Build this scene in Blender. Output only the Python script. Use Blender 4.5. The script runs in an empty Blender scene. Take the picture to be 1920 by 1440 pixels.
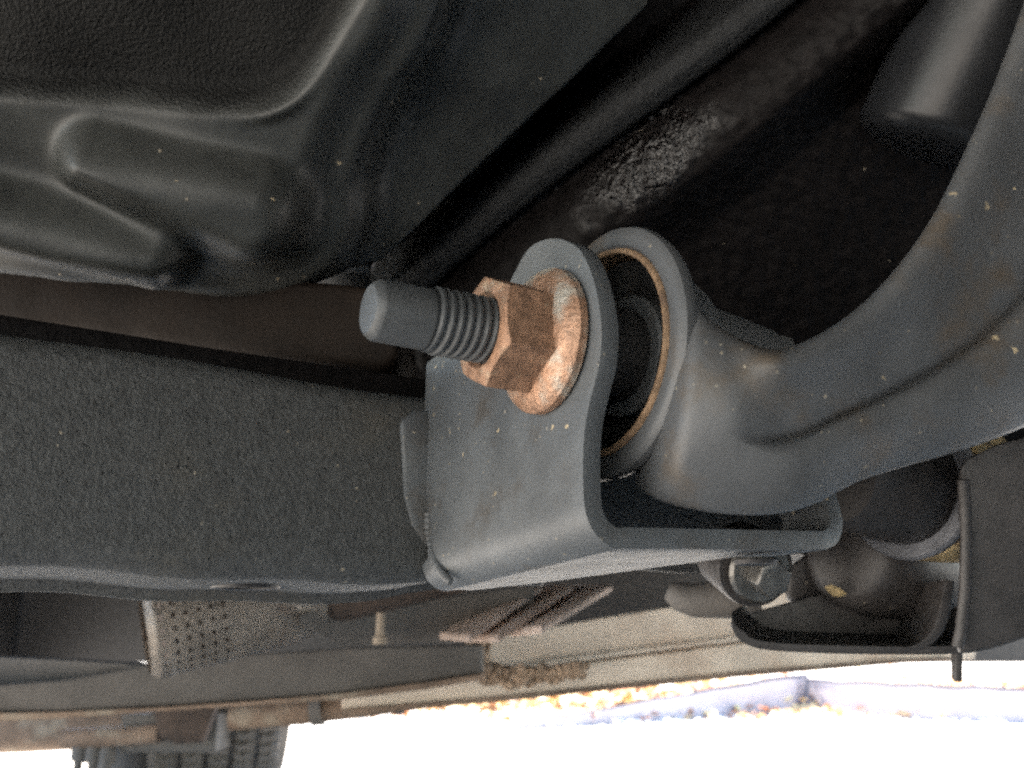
import bpy, bmesh, math, random
import numpy as np
from mathutils import Vector, Matrix
random.seed(7); rng = np.random.default_rng(7)

# ------------------------------------------------------------------ camera, sky, sun, exposure
SC = bpy.context.scene
COL = SC.collection
PITCH = math.radians(16.0)
FPX = 1663.0                                   # focal length in pixels of a 1920 wide picture
CAM = Vector((0, 0, 0.30))
cd = bpy.data.cameras.new('camera'); cam = bpy.data.objects.new('camera', cd); COL.objects.link(cam)
cam.location = CAM; cam.rotation_euler = (math.radians(90) + PITCH, 0, 0)
cd.sensor_width = 36; cd.lens = FPX / 1920 * 36; cd.clip_start = 0.01; cd.clip_end = 500
cd.dof.use_dof = True; cd.dof.focus_distance = 0.20; cd.dof.aperture_fstop = 24
SC.camera = cam
SUN_EL, SUN_AZ = math.radians(50), math.radians(-42)      # azimuth from +Y (straight ahead) towards +X
w = bpy.data.worlds.new('World'); SC.world = w; w.use_nodes = True
nt = w.node_tree; nt.nodes.clear()
sky = nt.nodes.new('ShaderNodeTexSky'); sky.sky_type = 'NISHITA'; sky.sun_disc = False
sky.sun_elevation = SUN_EL; sky.sun_rotation = SUN_AZ
bg = nt.nodes.new('ShaderNodeBackground'); bg.inputs['Strength'].default_value = 0.13
wo = nt.nodes.new('ShaderNodeOutputWorld')
nt.links.new(sky.outputs[0], bg.inputs[0]); nt.links.new(bg.outputs[0], wo.inputs[0])
sd = bpy.data.lights.new('sun', 'SUN'); sd.energy = 4.5; sd.angle = math.radians(0.5); sd.color = (1, .94, .85)
sun = bpy.data.objects.new('sun', sd); COL.objects.link(sun)
sdir = Vector((math.sin(SUN_AZ) * math.cos(SUN_EL), math.cos(SUN_AZ) * math.cos(SUN_EL), math.sin(SUN_EL)))
sun.rotation_euler = sdir.to_track_quat('Z', 'Y').to_euler(); sun.location = (-3, 3, 6)
SC.view_settings.view_transform = 'Standard'; SC.view_settings.look = 'None'
SC.view_settings.gamma = 1; SC.view_settings.use_curve_mapping = False
SC.view_settings.exposure = 3.1
SC.cycles.use_denoising = False; SC.cycles.filter_width = 2.3
SC.cycles.max_bounces = 8; SC.cycles.diffuse_bounces = 5; SC.cycles.sample_clamp_indirect = 4
SC.cycles.caustics_reflective = False; SC.cycles.caustics_refractive = False

# ------------------------------------------------------------------ frames
RIGHT = Vector((1, 0, 0)); FWD = Vector((0, math.cos(PITCH), math.sin(PITCH))); UPC = Vector((0, -math.sin(PITCH), math.cos(PITCH)))
ZUP = Vector((0, 0, 1))
def ray(px, py): return RIGHT * ((px - 960) / FPX) - UPC * ((py - 720) / FPX) + FWD
def P(px, py, d): return CAM + ray(px, py) * d
def on(px, py, pt, n):
    r = ray(px, py); return CAM + r * ((pt - CAM).dot(n) / r.dot(n))
# vehicle axes at the pivot: u along the bolt (rearwards), v towards the rail
O = P(1030, 642, 0.195)
U = Vector((0.87, 0.493, 0)).normalized(); V = Vector((-U.y, U.x, 0))
def W(u, v, z): return O + U * u + V * v + ZUP * z
def uvz(p): q = p - O; return q.dot(U), q.dot(V), q.z

# ------------------------------------------------------------------ helpers
def tag(o, label=None, cat=None, group=None, kind=None):
    if label: o['label'] = label
    if cat: o['category'] = cat
    if group: o['group'] = group
    if kind: o['kind'] = kind
    return o
def thing(name, label, cat, loc, group=None):
    o = bpy.data.objects.new(name, None); o.empty_display_size = .01; COL.objects.link(o); o.location = loc
    return tag(o, label, cat, group)
def finish(name, me, m, parent, smooth=40):
    me.materials.append(M[m] if isinstance(m, str) else m)
    for p in me.polygons: p.use_smooth = True
    me.set_sharp_from_angle(angle=math.radians(smooth))
    o = bpy.data.objects.new(name, me); COL.objects.link(o)
    if parent is not None:
        o.parent = parent
        pm = Matrix.Translation(parent.location) if parent.parent is None else Matrix()
        o.matrix_parent_inverse = pm.inverted()
        # mesh is written in world coordinates
    return o
def mesh(name, verts, faces, m, parent=None, bevel=0, seg=2, smooth=40, ang=35):
    bm = bmesh.new()
    vs = [bm.verts.new(v) for v in verts]
    for f in faces:
        try: bm.faces.new([vs[i] for i in f])
        except ValueError: pass
    return from_bm(name, bm, m, parent, bevel, seg, smooth, ang)
def from_bm(name, bm, m, parent=None, bevel=0, seg=2, smooth=40, ang=35, weld=True):
    if weld: bmesh.ops.remove_doubles(bm, verts=bm.verts, dist=1e-6)
    bmesh.ops.recalc_face_normals(bm, faces=bm.faces)
    if bevel:
        es = [e for e in bm.edges if len(e.link_faces) == 2 and e.calc_face_angle(0) > math.radians(ang)]
        bmesh.ops.bevel(bm, geom=es, offset=bevel, segments=seg, profile=.5, affect='EDGES', clamp_overlap=True)
    me = bpy.data.meshes.new(name); bm.to_mesh(me); bm.free()
    return finish(name, me, m, parent, smooth)
def basis(ax):
    ax = ax.normalized(); t = ZUP if abs(ax.z) < .9 else RIGHT
    a = ax.cross(t).normalized(); b = ax.cross(a).normalized()
    return ax, a, b
def lathe(name, c, ax, prof, m, parent=None, n=64, closed=False, smooth=40, wob=0):
    """prof: (axial, radius) pairs; a radius of 0 closes the end"""
    ax, a, b = basis(ax); vs = []; fs = []; rows = []
    for (t, r) in prof:
        if r <= 1e-7: vs.append(c + ax * t); rows.append([len(vs) - 1] * n)
        else:
            row = []
            for i in range(n):
                th = 2 * math.pi * i / n; rr = r * (1 + wob * math.sin(3 * th + t * 300) * math.cos(5 * th))
                vs.append(c + ax * t + (a * math.cos(th) + b * math.sin(th)) * rr); row.append(len(vs) - 1)
            rows.append(row)
    seq = list(zip(rows, rows[1:])) + ([(rows[-1], rows[0])] if closed else [])
    for r0, r1 in seq:
        for i in range(n):
            j = (i + 1) % n; f = []
            for k in (r0[i], r0[j], r1[j], r1[i]):
                if k not in f: f.append(k)
            if len(f) > 2: fs.append(f)
    return mesh(name, vs, fs, m, parent, smooth=smooth)
def loft(name, rings, m, parent=None, bevel=0, seg=2, caps=True, smooth=40):
    n = len(rings[0]); vs = [p for r in rings for p in r]; fs = []
    for k in range(len(rings) - 1):
        for i in range(n):
            j = (i + 1) % n; fs.append([k * n + i, k * n + j, (k + 1) * n + j, (k + 1) * n + i])
    if caps: fs += [list(range(n))[::-1], [(len(rings) - 1) * n + i for i in range(n)]]
    return mesh(name, vs, fs, m, parent, bevel, seg, smooth)
def slab(name, pts, off, m, parent=None, bevel=0.0008, seg=2):
    """a closed outline of 3D points given the thickness vector off"""
    return loft(name, [pts, [p + off for p in pts]], m, parent, bevel, seg)
def beam(name, st, th, m, parent=None, bevel=.002, seg=2, back=Vector((0, 1, 0))):
    """stations (px, y top, y bottom, distance): a solid bar with depth th behind its front face"""
    rings = []
    for (x, yt, yb, d) in st:
        t = P(x, yt, d); b = P(x, yb, d); rings.append([t, b, b + back * th, t + back * th])
    return loft(name, rings, m, parent, bevel, seg)
def tube(name, pts, r, m, parent=None, n=20, smooth=50):
    pts = [Vector(p) for p in pts]; rr = r if isinstance(r, (list, tuple)) else [r] * len(pts); rings = []
    a = None
    for i, p in enumerate(pts):
        t = (pts[min(i + 1, len(pts) - 1)] - pts[max(i - 1, 0)]).normalized()
        if a is None: _, a, _b = basis(t)
        a = (a - t * a.dot(t)).normalized(); b = t.cross(a)
        rings.append([p + (a * math.cos(2 * math.pi * k / n) + b * math.sin(2 * math.pi * k / n)) * rr[i] for k in range(n)])
    return loft(name, rings, m, parent, smooth=smooth)
def spline(pts, per=6):
    """Catmull-Rom through tuples"""
    pts = [np.array(p, float) for p in pts]; out = []
    q = [2 * pts[0] - pts[1]] + pts + [2 * pts[-1] - pts[-2]]
    for i in range(1, len(q) - 2):
        for k in range(per):
            t = k / per; a, b, c, d = q[i - 1:i + 3]
            out.append(.5 * (2 * b + (c - a) * t + (2 * a - 5 * b + 4 * c - d) * t * t + (3 * b - a - 3 * c + d) * t ** 3))
    out.append(pts[-1]); return out

def sst(x, a, b): t = np.clip((x - a) / (b - a), 0, 1); return t * t * (3 - 2 * t)

# ------------------------------------------------------------------ materials
M = {}
def mat(name, base, rough=.5, metal=0., var=.25, vscale=120, bump=.15, bscale=900, bdist=.0006, spots=None, second=None, spec=.5,
        flecks=None, coat=0):
    """base colour with noise variation, fine bump, and optional patches of a second colour / pale mud flecks"""
    m = bpy.data.materials.new(name); m.use_nodes = True; t = m.node_tree; N = t.nodes; L = t.links
    b = N['Principled BSDF']; tc = N.new('ShaderNodeTexCoord')
    def noise(s, det=5, r=.6):
        n = N.new('ShaderNodeTexNoise'); n.inputs['Scale'].default_value = s; n.inputs['Detail'].default_value = det
        n.inputs['Roughness'].default_value = r; L.new(tc.outputs['Object'], n.inputs['Vector']); return n.outputs['Fac']
    def ramp(src, lo, hi):
        r = N.new('ShaderNodeMapRange'); r.interpolation_type = 'SMOOTHSTEP'
        r.inputs['From Min'].default_value = lo; r.inputs['From Max'].default_value = hi; L.new(src, r.inputs['Value']); return r.outputs['Result']
    def mix(f, a, c):
        x = N.new('ShaderNodeMix'); x.data_type = 'RGBA'; L.new(f, x.inputs['Factor'])
        for i, v in ((6, a), (7, c)):
            if isinstance(v, (tuple, list)): x.inputs[i].default_value = (*v, 1)
            else: L.new(v, x.inputs[i])
        return x.outputs[2]
    c = mix(ramp(noise(vscale), .3, .7), tuple(x * (1 - var) for x in base), tuple(min(1, x * (1 + var)) for x in base))
    if second:                                     # (colour, scale, lo, hi)
        c = mix(ramp(noise(second[1], 6, .65), second[2], second[3]), c, second[0])
    if spots:                                      # (colour, scale, size, share)
        for (col, s, size, share, msk) in spots:
            v = N.new('ShaderNodeTexVoronoi'); v.inputs['Scale'].default_value = s; v.inputs['Randomness'].default_value = 1
            wv = N.new('ShaderNodeVectorMath'); wv.operation = 'MULTIPLY_ADD'
            nz = N.new('ShaderNodeTexNoise'); nz.inputs['Scale'].default_value = s * 2.2; L.new(tc.outputs['Object'], nz.inputs['Vector'])
            L.new(nz.outputs['Color'], wv.inputs[0]); wv.inputs[1].default_value = (.6 / s,) * 3; L.new(tc.outputs['Object'], wv.inputs[2])
            L.new(wv.outputs[0], v.inputs['Vector'])
            f1 = N.new('ShaderNodeMath'); f1.operation = 'LESS_THAN'; f1.inputs[1].default_value = share
            sx = N.new('ShaderNodeSeparateColor'); L.new(v.outputs['Color'], sx.inputs[0]); L.new(sx.outputs[0], f1.inputs[0])
            r = ramp(v.outputs['Distance'], size, size * .55)
            mu = N.new('ShaderNodeMath'); mu.operation = 'MULTIPLY'; L.new(f1.outputs[0], mu.inputs[0]); L.new(r, mu.inputs[1])
            out = mu.outputs[0]
            if msk:
                mu2 = N.new('ShaderNodeMath'); mu2.operation = 'MULTIPLY'; L.new(out, mu2.inputs[0]); L.new(ramp(noise(msk, 2), .48, .58), mu2.inputs[1]); out = mu2.outputs[0]
            c = mix(out, c, col)
    L.new(c, b.inputs['Base Color'])
    b.inputs['Metallic'].default_value = metal; b.inputs['Specular IOR Level'].default_value = spec
    b.inputs['Coat Weight'].default_value = coat
    rr = N.new('ShaderNodeMapRange'); rr.inputs['To Min'].default_value = max(.05, rough - .1); rr.inputs['To Max'].default_value = min(1, rough + .12)
    L.new(noise(vscale * 2.3), rr.inputs['Value']); L.new(rr.outputs['Result'], b.inputs['Roughness'])
    if bump:
        bp = N.new('ShaderNodeBump'); bp.inputs['Strength'].default_value = bump; bp.inputs['Distance'].default_value = bdist
        L.new(noise(bscale, 3), bp.inputs['Height']); L.new(bp.outputs['Normal'], b.inputs['Normal'])
    M[name] = m; return m
SAND = (.42, .34, .22); DUST = (.30, .26, .2)
mat('grey_paint', (.088, .094, .099), .52, var=.2, vscale=45, bump=.22, bscale=900,
    spots=[(SAND, 330, .22, .2, 30), (DUST, 750, .3, .10, 60), ((.03, .03, .03), 500, .2, .05, 0)], second=((.066, .058, .05), 55, .5, .75))
mat('arm_paint', (.078, .080, .083), .46, var=.15, vscale=50, bump=.15, bscale=500,
    spots=[(SAND, 260, .24, .10, 26), (DUST, 700, .3, .10, 50)], second=((.085, .068, .052), 45, .5, .72))
mat('rail_paint', (.060, .061, .060), .58, var=.22, vscale=350, bump=.45, bscale=900, bdist=.0010,
    spots=[(DUST, 420, .2, .05, 0), ((.015, .015, .014), 500, .25, .12, 0)], second=((.085, .076, .060), 22, .5, .8))
mat('pan_paint', (.032, .0335, .031), .48, var=.2, vscale=90, bump=.16, bscale=1100, bdist=.0004,
    spots=[(SAND, 130, .10, .12, 0), (DUST, 420, .25, .06, 30)], second=((.018, .019, .018), 28, .52, .68))
mat('undercoat', (.006, .005, .005), .6, spec=.12, var=.4, vscale=200, bump=.4, bscale=300, bdist=.0012, spots=[(DUST, 300, .15, .03, 0)])
mat('gusset_coat', (.014, .015, .016), .55, spec=.25, var=.3, vscale=250, bump=.7, bscale=900, bdist=.0012)
mat('black_steel', (.022, .020, .020), .5, var=.3, vscale=100, bump=.2, bscale=600)
mat('bracket_black', (.04, .036, .035), .5, var=.25, vscale=120, bump=.3, bscale=800, spots=[(DUST, 420, .2, .05, 40)])
mat('brown_steel', (.011, .0075, .0055), .7, spec=.1, var=.3, vscale=40, bump=.3, bscale=500)
mat('satin_dark', (.014, .015, .017), .32, spec=.3, var=.12, vscale=60, bump=.08, bscale=600)
mat('bolt_coating', (.066, .069, .071), .5, metal=.1, var=.12, vscale=250, bump=.1, bscale=2000, bdist=.0002)
mat('rust_nut', (.30, .17, .105), .62, metal=.25, var=.35, vscale=350, bump=.5, bscale=1800, bdist=.0004,
    second=((.46, .38, .27), 130, .52, .72))
mat('rust_flange', (.38, .22, .14), .45, metal=.45, var=.3, vscale=300, bump=.6, bscale=900, bdist=.0006,
    second=((.44, .40, .34), 120, .46, .68))
mat('rust_sleeve', (.25, .16, .095), .7, var=.35, vscale=260, bump=.5, bscale=1400, bdist=.0004, second=((.14, .09, .06), 160, .5, .7))
mat('rubber', (.018, .017, .017), .6, var=.3, vscale=150, bump=.3, bscale=900)
mat('rim_steel', (.13, .135, .15), .4, metal=.4, var=.2, vscale=150, bump=.2, bscale=900)
mat('zinc', (.17, .165, .155), .38, metal=.8, var=.3, vscale=200, bump=.3, bscale=900)
mat('gold_corrosion', (.36, .27, .14), .6, metal=.2, var=.4, vscale=200, bump=.6, bscale=700, second=((.12, .085, .05), 120, .5, .62))
mat('dusty_steel', (.60, .50, .40), .7, var=.15, vscale=12, bump=.3, bscale=150, bdist=.002, second=((.48, .37, .28), 10, .5, .7))
mat('dusty_dark', (.085, .075, .066), .7, var=.2, vscale=20, bump=.3, bscale=200, bdist=.002, spots=[(DUST, 90, .2, .1, 6)])
mat('rusty_brown', (.17, .115, .08), .8, var=.35, vscale=14, bump=.5, bscale=120, bdist=.003, second=((.25, .2, .15), 16, .5, .66))
mat('mud', (.30, .215, .15), .95, var=.35, vscale=60, bump=.8, bscale=160, bdist=.004)
mat('shield_steel', (.34, .30, .26), .5, metal=.45, var=.25, vscale=30, bump=.4, bscale=140, bdist=.002, second=((.16, .11, .09), 22, .5, .7))
mat('strip_steel', (.52, .41, .35), .5, metal=.2, var=.2, vscale=20, bump=.3, bscale=140, bdist=.002)
mat('pipe_brown', (.055, .036, .026), .8, var=.35, vscale=30, bump=.5, bscale=150, bdist=.003)
mat('tyre_rubber', (.13, .112, .095), .85, var=.25, vscale=25, bump=.3, bscale=150, bdist=.002)
mat('ground', (.62, .57, .50), .9, var=.15, vscale=6, bump=.5, bscale=60, bdist=.01, second=((.52, .44, .34), 3, .5, .7))
mat('bed_soil', (.40, .30, .20), .95, var=.3, vscale=25, bump=.6, bscale=60, bdist=.01)
mat('edging_bead', (.07, .065, .08), .5)
mat('edging_plastic', (.34, .31, .33), .5, var=.15, vscale=10, bump=.2, bscale=80, bdist=.002)
for i, c in enumerate([(.52, .20, .07), (.60, .36, .16), (.42, .16, .06), (.62, .46, .24), (.50, .40, .16), (.24, .12, .06)]):
    mat('leaf_%d' % i, c, .6, var=.3, vscale=60, bump=.3, bscale=200, bdist=.001)
mat('pebble', (.62, .58, .52), .8, var=.25, vscale=30, bump=.2, bscale=200, bdist=.001)
mat('bush_leaf', (.05, .08, .03), .6, var=.4, vscale=20, bump=0)

# ------------------------------------------------------------------ setting: ground, floor pan of the vehicle overhead
def quad_sheet(name, x0, x1, y0, y1, z, m, nx=2, ny=2, fn=None):
    vs = []; fs = []
    for j in range(ny + 1):
        for i in range(nx + 1):
            x = x0 + (x1 - x0) * i / nx; y = y0 + (y1 - y0) * j / ny
            vs.append((x, y, z + (fn(x, y) if fn else 0)))
    for j in range(ny):
        for i in range(nx):
            a = j * (nx + 1) + i; fs.append((a, a + 1, a + nx + 2, a + nx + 1))
    return mesh(name, [Vector(v) for v in vs], fs, m)
tag(quad_sheet('ground', -150, 150, -150, 150, 0, 'ground'), kind='structure')

fp = thing('vehicle_floor', 'dark painted underside of the vehicle floor above the suspension, with added light-blocking panels', 'floor pan', (0, .6, .56))
def box(name, x0, x1, y0, y1, z0, z1, m, parent, bevel=.004):
    vs = [Vector((x, y, z)) for z in (z0, z1) for (x, y) in ((x0, y0), (x1, y0), (x1, y1), (x0, y1))]
    return mesh(name, vs, [(3, 2, 1, 0), (4, 5, 6, 7), (0, 1, 5, 4), (1, 2, 6, 5), (2, 3, 7, 6), (3, 0, 4, 7)], m, parent, bevel)
box('floor_sheet', -.80, 1.6, -2.6, .42, .56, .70, 'black_steel', fp)  # near sheet stretched far past the camera to block light from behind
box('floor_sheet', -.80, 1.25, .422, 1.60, .56, .70, 'black_steel', fp)
box('side_light_block', -.845, -.802, .80, 1.49, .20, .555, 'black_steel', fp)  # added panel, keeps light from the left off the background
box('side_light_block', .95, 1.0, -2.6, .34, .16, .555, 'black_steel', fp)  # added unseen panel, blocks light from the right
box('rear_floor', -2.6, -.52, 1.605, 2.25, .72, .80, 'black_steel', fp)
for k in range(4): box('stiffening_rib', -.78, .82, .38 + k * .3, .46 + k * .3, .54, .565, 'black_steel', fp)
box('backing_panel', -1.7, 1.2, 1.50, 1.58, .262, .555, 'black_steel', fp)  # added dark backing, stops bright light showing through gaps between the beams

# ------------------------------------------------------------------ frame rail with welded bracket
fr = thing('frame_rail', 'dark grey rough painted frame rail carrying the welded pivot bracket', 'frame rail', W(0, .09, -.045))
VF = .066                                       # rail face
pf = W(0, VF, 0)
ztop = uvz(on(800, 738, pf, V))[2]; zbot = uvz(on(800, 1092, pf, V))[2]
uA, _, zA = uvz(on(0, 612, pf, V)); uB = uvz(on(800, 738, pf, V))[0]; print('rail slope', uA, uB, zA, ztop)
prof = []                                       # section in (v, z): face, rounded lower edge, underside, rear lip
for k in range(9):
    a = math.pi / 2 * k / 8
    prof.append((VF + .0065 - .0065 * math.cos(a), zbot + .0065 - .0065 * math.sin(a)))
prof += [(VF + .030, zbot - .0006), (VF + .046, zbot - .0006), (VF + .0475, zbot - .0035), (VF + .05, zbot - .0035), (VF + .0505, zbot + .02),
         (VF + .0505, ztop + .004)]
for k in range(6):
    a = math.pi / 2 * k / 5
    prof.append((VF + .006 - .006 * math.sin(a), ztop - .006 + .006 * math.cos(a)))
uu = [-.24 + .005 * k for k in range(140)]
def railz(u): return (zA - ztop) * max(0, (u - uB) / (uA - uB)) + .0005 * math.sin(u * 70)
def kick(u): return max(0, -.034 - zbot) * max(0, min(1, (u - .006) / .075))           # the lower edge rises past the bracket
rings = [[W(u, v, z + (railz(u) if z > -.01 else kick(u) + .0008 * math.sin(u * 45) + .0005 * math.sin(u * 130))) for (v, z) in prof] for u in uu]
loft('rail_body', rings, 'rail_paint', fr, smooth=30)
# black sheet painting the shaded gap above the rail, stepped at the overlap
slab('gap_shade_sheet', [on(x, y, W(0, VF + .012, 0), V) for x, y in [(-260, 596), (0, 634), (385, 700), (420, 712), (880, 775), (880, 722), (400, 652), (0, 588), (-260, 546)]], V * .004, 'undercoat', fr)
# underside slot that mirrors the light
lathe('drain_hole', W(-.040, VF + .026, zbot - .0012), ZUP, [(-.0002, .007), (-.0004, .009), (.0012, .0095), (.0012, .007)], 'black_steel', fr, closed=True)

# bracket: one bent sheet, near cheek - bottom - far cheek
TH = .0042
RB = .0088
def edge_v(pl):                                  # outline points on the near cheek as (v, z)
    return [uvz(on(x, y, O, U))[1:] for x, y in pl]
outline = [(804, 1000), (800, 900), (797, 800), (796, 710), (799, 684), (815, 668), (850, 642), (900, 598), (945, 545), (968, 505), (980, 482), (994, 464), (1014, 452), (1038, 447), (1062, 452), (1088, 470),
           (1108, 510), (1121, 560), (1128, 620), (1124, 680), (1112, 730), (1100, 780), (1094, 830), (1093, 900), (1096, 955)]
full = edge_v([tuple(p) for p in spline(outline, 6)])
full = [(min(v, VF + .0005), z) for v, z in full]
apex = max(range(len(full)), key=lambda i: full[i][1])
left_edge = full[:apex + 1]; right_edge = full[apex:]
zb_in = uvz(on(1115, 1012, W(0, right_edge[-1][0], 0), V))[2]
ZB = uvz(on(1190, 1034, W(0, right_edge[-1][0], 0), V))[2]     # underside level
def interp(tab, z):
    tab = sorted(tab, key=lambda t: t[1]); return float(np.interp(z, [t[1] for t in tab], [t[0] for t in tab]))
ztopL = max(z for v, z in right_edge)
rear_edge = [uvz(on(x, y, W(0, 0, ZB), ZUP))[:2] for x, y in [(850, 1112), (1000, 1116), (1140, 1116), (1300, 1092), (1500, 1055), (1585, 1040)]]
def vrear(u): return min(VF + .012, max(.004, float(np.interp(u, [a for a, b in rear_edge], [b for a, b in rear_edge]))))
def tilt(u): return .0030 * max(0, u) / .07
UF = uvz(on(1592, 1015, W(0, right_edge[-1][0], 0), V))[0]
vR = right_edge[-1][0]
print('bracket', 'zb', ZB, 'UF', UF, 'vR', vR, 'ztop', ztop, 'zbot', zbot, 'lobe', ztopL)
sheet = []                                       # (u, z, normal, vmin, vmax)
zs = list(ztopL - (ztopL - (-.012)) * (np.linspace(0, 1, 46) ** 2.0)) + list(np.linspace(-.014, ZB + RB, 12))
for z in zs: sheet.append((0, z, (-1, 0), interp(right_edge, z), interp(left_edge, z)))
for k in range(1, 8):
    a = math.pi / 2 * k / 8; sheet.append((RB - RB * math.cos(a), ZB + RB - RB * math.sin(a), (-math.cos(a), -math.sin(a)), vR - .0006 * k / 8, VF))
for t in np.linspace(0, 1, 16): u_ = RB + (UF - 2 * RB) * t; sheet.append((u_, ZB + tilt(u_), (0, -1), vR - .0006, VF + (vrear(u_) - VF) * float(sst(t, .0, .25))))
for k in range(1, 8):
    a = math.pi / 2 * k / 8; sheet.append((UF - RB + RB * math.sin(a), ZB + tilt(UF) + RB - RB * math.cos(a), (math.sin(a), -math.cos(a)), vR - .0006 + .002 * k / 8, vrear(UF)))
for t in np.linspace(0, 1, 14):
    z = ZB + tilt(UF) + RB + (ztopL * .4 - ZB - RB) * t; sheet.append((UF, z, (1, 0), vR + .0014 + .010 * t, vrear(UF) + (.03 - vrear(UF)) * t))
NW = 12; vs = []; fs = []
for side in (0, 1):
    for (u, z, n, a, b) in sheet:
        for k in range(NW + 1):
            v = a + (b - a) * k / NW; low = float(sst(-z, .0, -ZB - .006)) if u < RB else 1; vs.append(W(u - n[0] * TH * side, v, z - n[1] * TH * side - .0052 * low * max(0, (v - vR) / (VF - vR)) * max(.25, 1 - max(0, u) / UF)))
R_ = len(sheet); S_ = R_ * (NW + 1)
for i in range(R_ - 1):
    for k in range(NW):
        a = i * (NW + 1) + k; q = (a, a + 1, a + NW + 2, a + NW + 1)
        fs.append(q); fs.append([S_ + j for j in q[::-1]])
    for k in (0, NW):
        a = i * (NW + 1) + k; b = a + NW + 1; fs.append((a, b, b + S_, a + S_))
for i in (0, R_ - 1):
    for k in range(NW): a = i * (NW + 1) + k; fs.append((a, a + 1, a + 1 + S_, a + S_))
br = mesh('pivot_bracket', vs, fs, 'grey_paint', fr, bevel=.0009, seg=2, ang=60)
br['label'] = 'bent grey U bracket welded to the rail'
# weld flange lapped on the rail, weld beads
def patch(name, pl, plane, n, off, m, parent, bevel=.001):
    return slab(name, [on(x, y, plane, n) for x, y in pl], off, m, parent, bevel)
patch('weld_flange', [(752, 790), (775, 770), (800, 768), (830, 768), (830, 1035), (800, 1020), (775, 985), (760, 930)], W(0, VF - .0022, 0), V, V * .0022, 'grey_paint', br)
def bead(name, pts, r, m, parent):
    pp = []; rr = []
    sp = spline([tuple(p) for p in pts], 10)
    for i, p in enumerate(sp): pp.append(Vector(p)); rr.append(r * (1 + .16 * math.sin(i * 2.1) + .12 * math.sin(i * .3)) * (.5 if i in (0, len(sp) - 1) else 1))
    return tube(name, pp, rr, m, parent, 12)
PW = W(.0004, 0, 0)
bead('weld_bead', [on(x, y, PW, U) for x, y in [(803, 960), (805, 1000), (811, 1035), (825, 1068), (845, 1092)]], .0012, 'grey_paint', br)
for px, py in ((990, 1096), (1418, 1056)):
    c = on(px, py, W(0, 0, ZB - .0001), ZUP)
    lathe('drain_hole', c, ZUP, [(0, 0), (0, .0036), (-.0003, .0046), (.0006, .005)], 'black_steel', br, 32)

# ------------------------------------------------------------------ bolt and flange nut
pb = thing('pivot_bolt', 'dark coated pivot bolt with bare thread sticking out past the rusty nut', 'bolt', W(0, 0, 0))
LT = .0422; r0 = .0071
prof = [(-.075, 0), (-.075, r0 * .93), (.012, r0 * .93), (.030, r0 * .93), (LT - .013, r0 * .93), (LT - .012, r0 * .90), (LT - .0019, r0 * .885), (LT - .0015, r0 * .865), (LT - .0005, r0 * .76), (LT - .0001, r0 * .69), (LT, r0 * .60), (LT + .0001, r0 * .3), (LT + .0001, 0)]
lathe('shank', W(0, 0, 0), -U, prof, 'bolt_coating', pb, 64, smooth=22)
vs = []; fs = []; n = 56; pitch = .0020; turns = 10.5; start = LT - .0128   # the thread is one real helix
ax, ba, bb = basis(-U); steps = int(turns * n); sec = [(-.5, .905), (-.14, 1.0), (.14, 1.0), (.5, .905)]
for i in range(steps + 1):
    th = 2 * math.pi * i / n; t0 = start - pitch * i / n; fade = min(1, i / (n * .5))
    for (dx, rr) in sec:
        r = r0 * (.905 + (rr - .905) * fade) if rr > .95 else r0 * rr
        vs.append(W(0, 0, 0) + ax * (t0 + dx * pitch) + (ba * math.cos(th) + bb * math.sin(th)) * r)
for i in range(steps):
    for k in range(3): a = i * 4 + k; fs.append((a, a + 1, a + 5, a + 4))
mesh('thread', vs, fs, 'bolt_coating', pb, smooth=25)

nu = thing('flange_nut', 'rusty orange hexagonal flange nut tightened against the grey bracket', 'nut', W(-.0005, 0, 0))
RF = .0161
lathe('flange', W(-.0003, 0, 0), -U, [(0, r0), (0, RF * .96), (.0004, RF), (.0022, RF), (.0034, RF * .95), (.0050, RF * .78), (.0056, RF * .66), (.0056, r0)], 'rust_flange', nu, 72, closed=True, smooth=30)
# hex body with chamfered outer face
AF = .0108; HX0, HX1 = .0045, .0168; ROT = math.radians(32)
RC = AF / math.cos(math.pi / 6); NA = 96
def hexr(th):
    k = (th - ROT) % (math.pi / 3) - math.pi / 6; return AF / math.cos(k)
rings = []
cone = lambda t, r: min(r, AF * .985 + (HX1 - t) * 1.9)            # 30 degree chamfer cutting the corners
for t in list(np.linspace(HX0, HX1 - .003, 4)) + list(np.linspace(HX1 - .0026, HX1, 12)):
    rings.append([W(0, 0, 0) + ax * t + (ba * math.cos(2 * math.pi * i / NA + ROT) + bb * math.sin(2 * math.pi * i / NA + ROT)) * cone(t, hexr(2 * math.pi * i / NA + ROT)) for i in range(NA)])
def circ(t, r): return [W(0, 0, 0) + ax * t + (ba * math.cos(2 * math.pi * i / NA + ROT) + bb * math.sin(2 * math.pi * i / NA + ROT)) * r for i in range(NA)]
rings += [circ(HX1 + .0001, AF * .96), circ(HX1 + .0001, r0 * 1.16), circ(HX1 - .0012, r0 * 1.0), circ(HX0, r0)]
loft('hex_body', rings, 'rust_nut', nu, caps=False, smooth=26)

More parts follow.
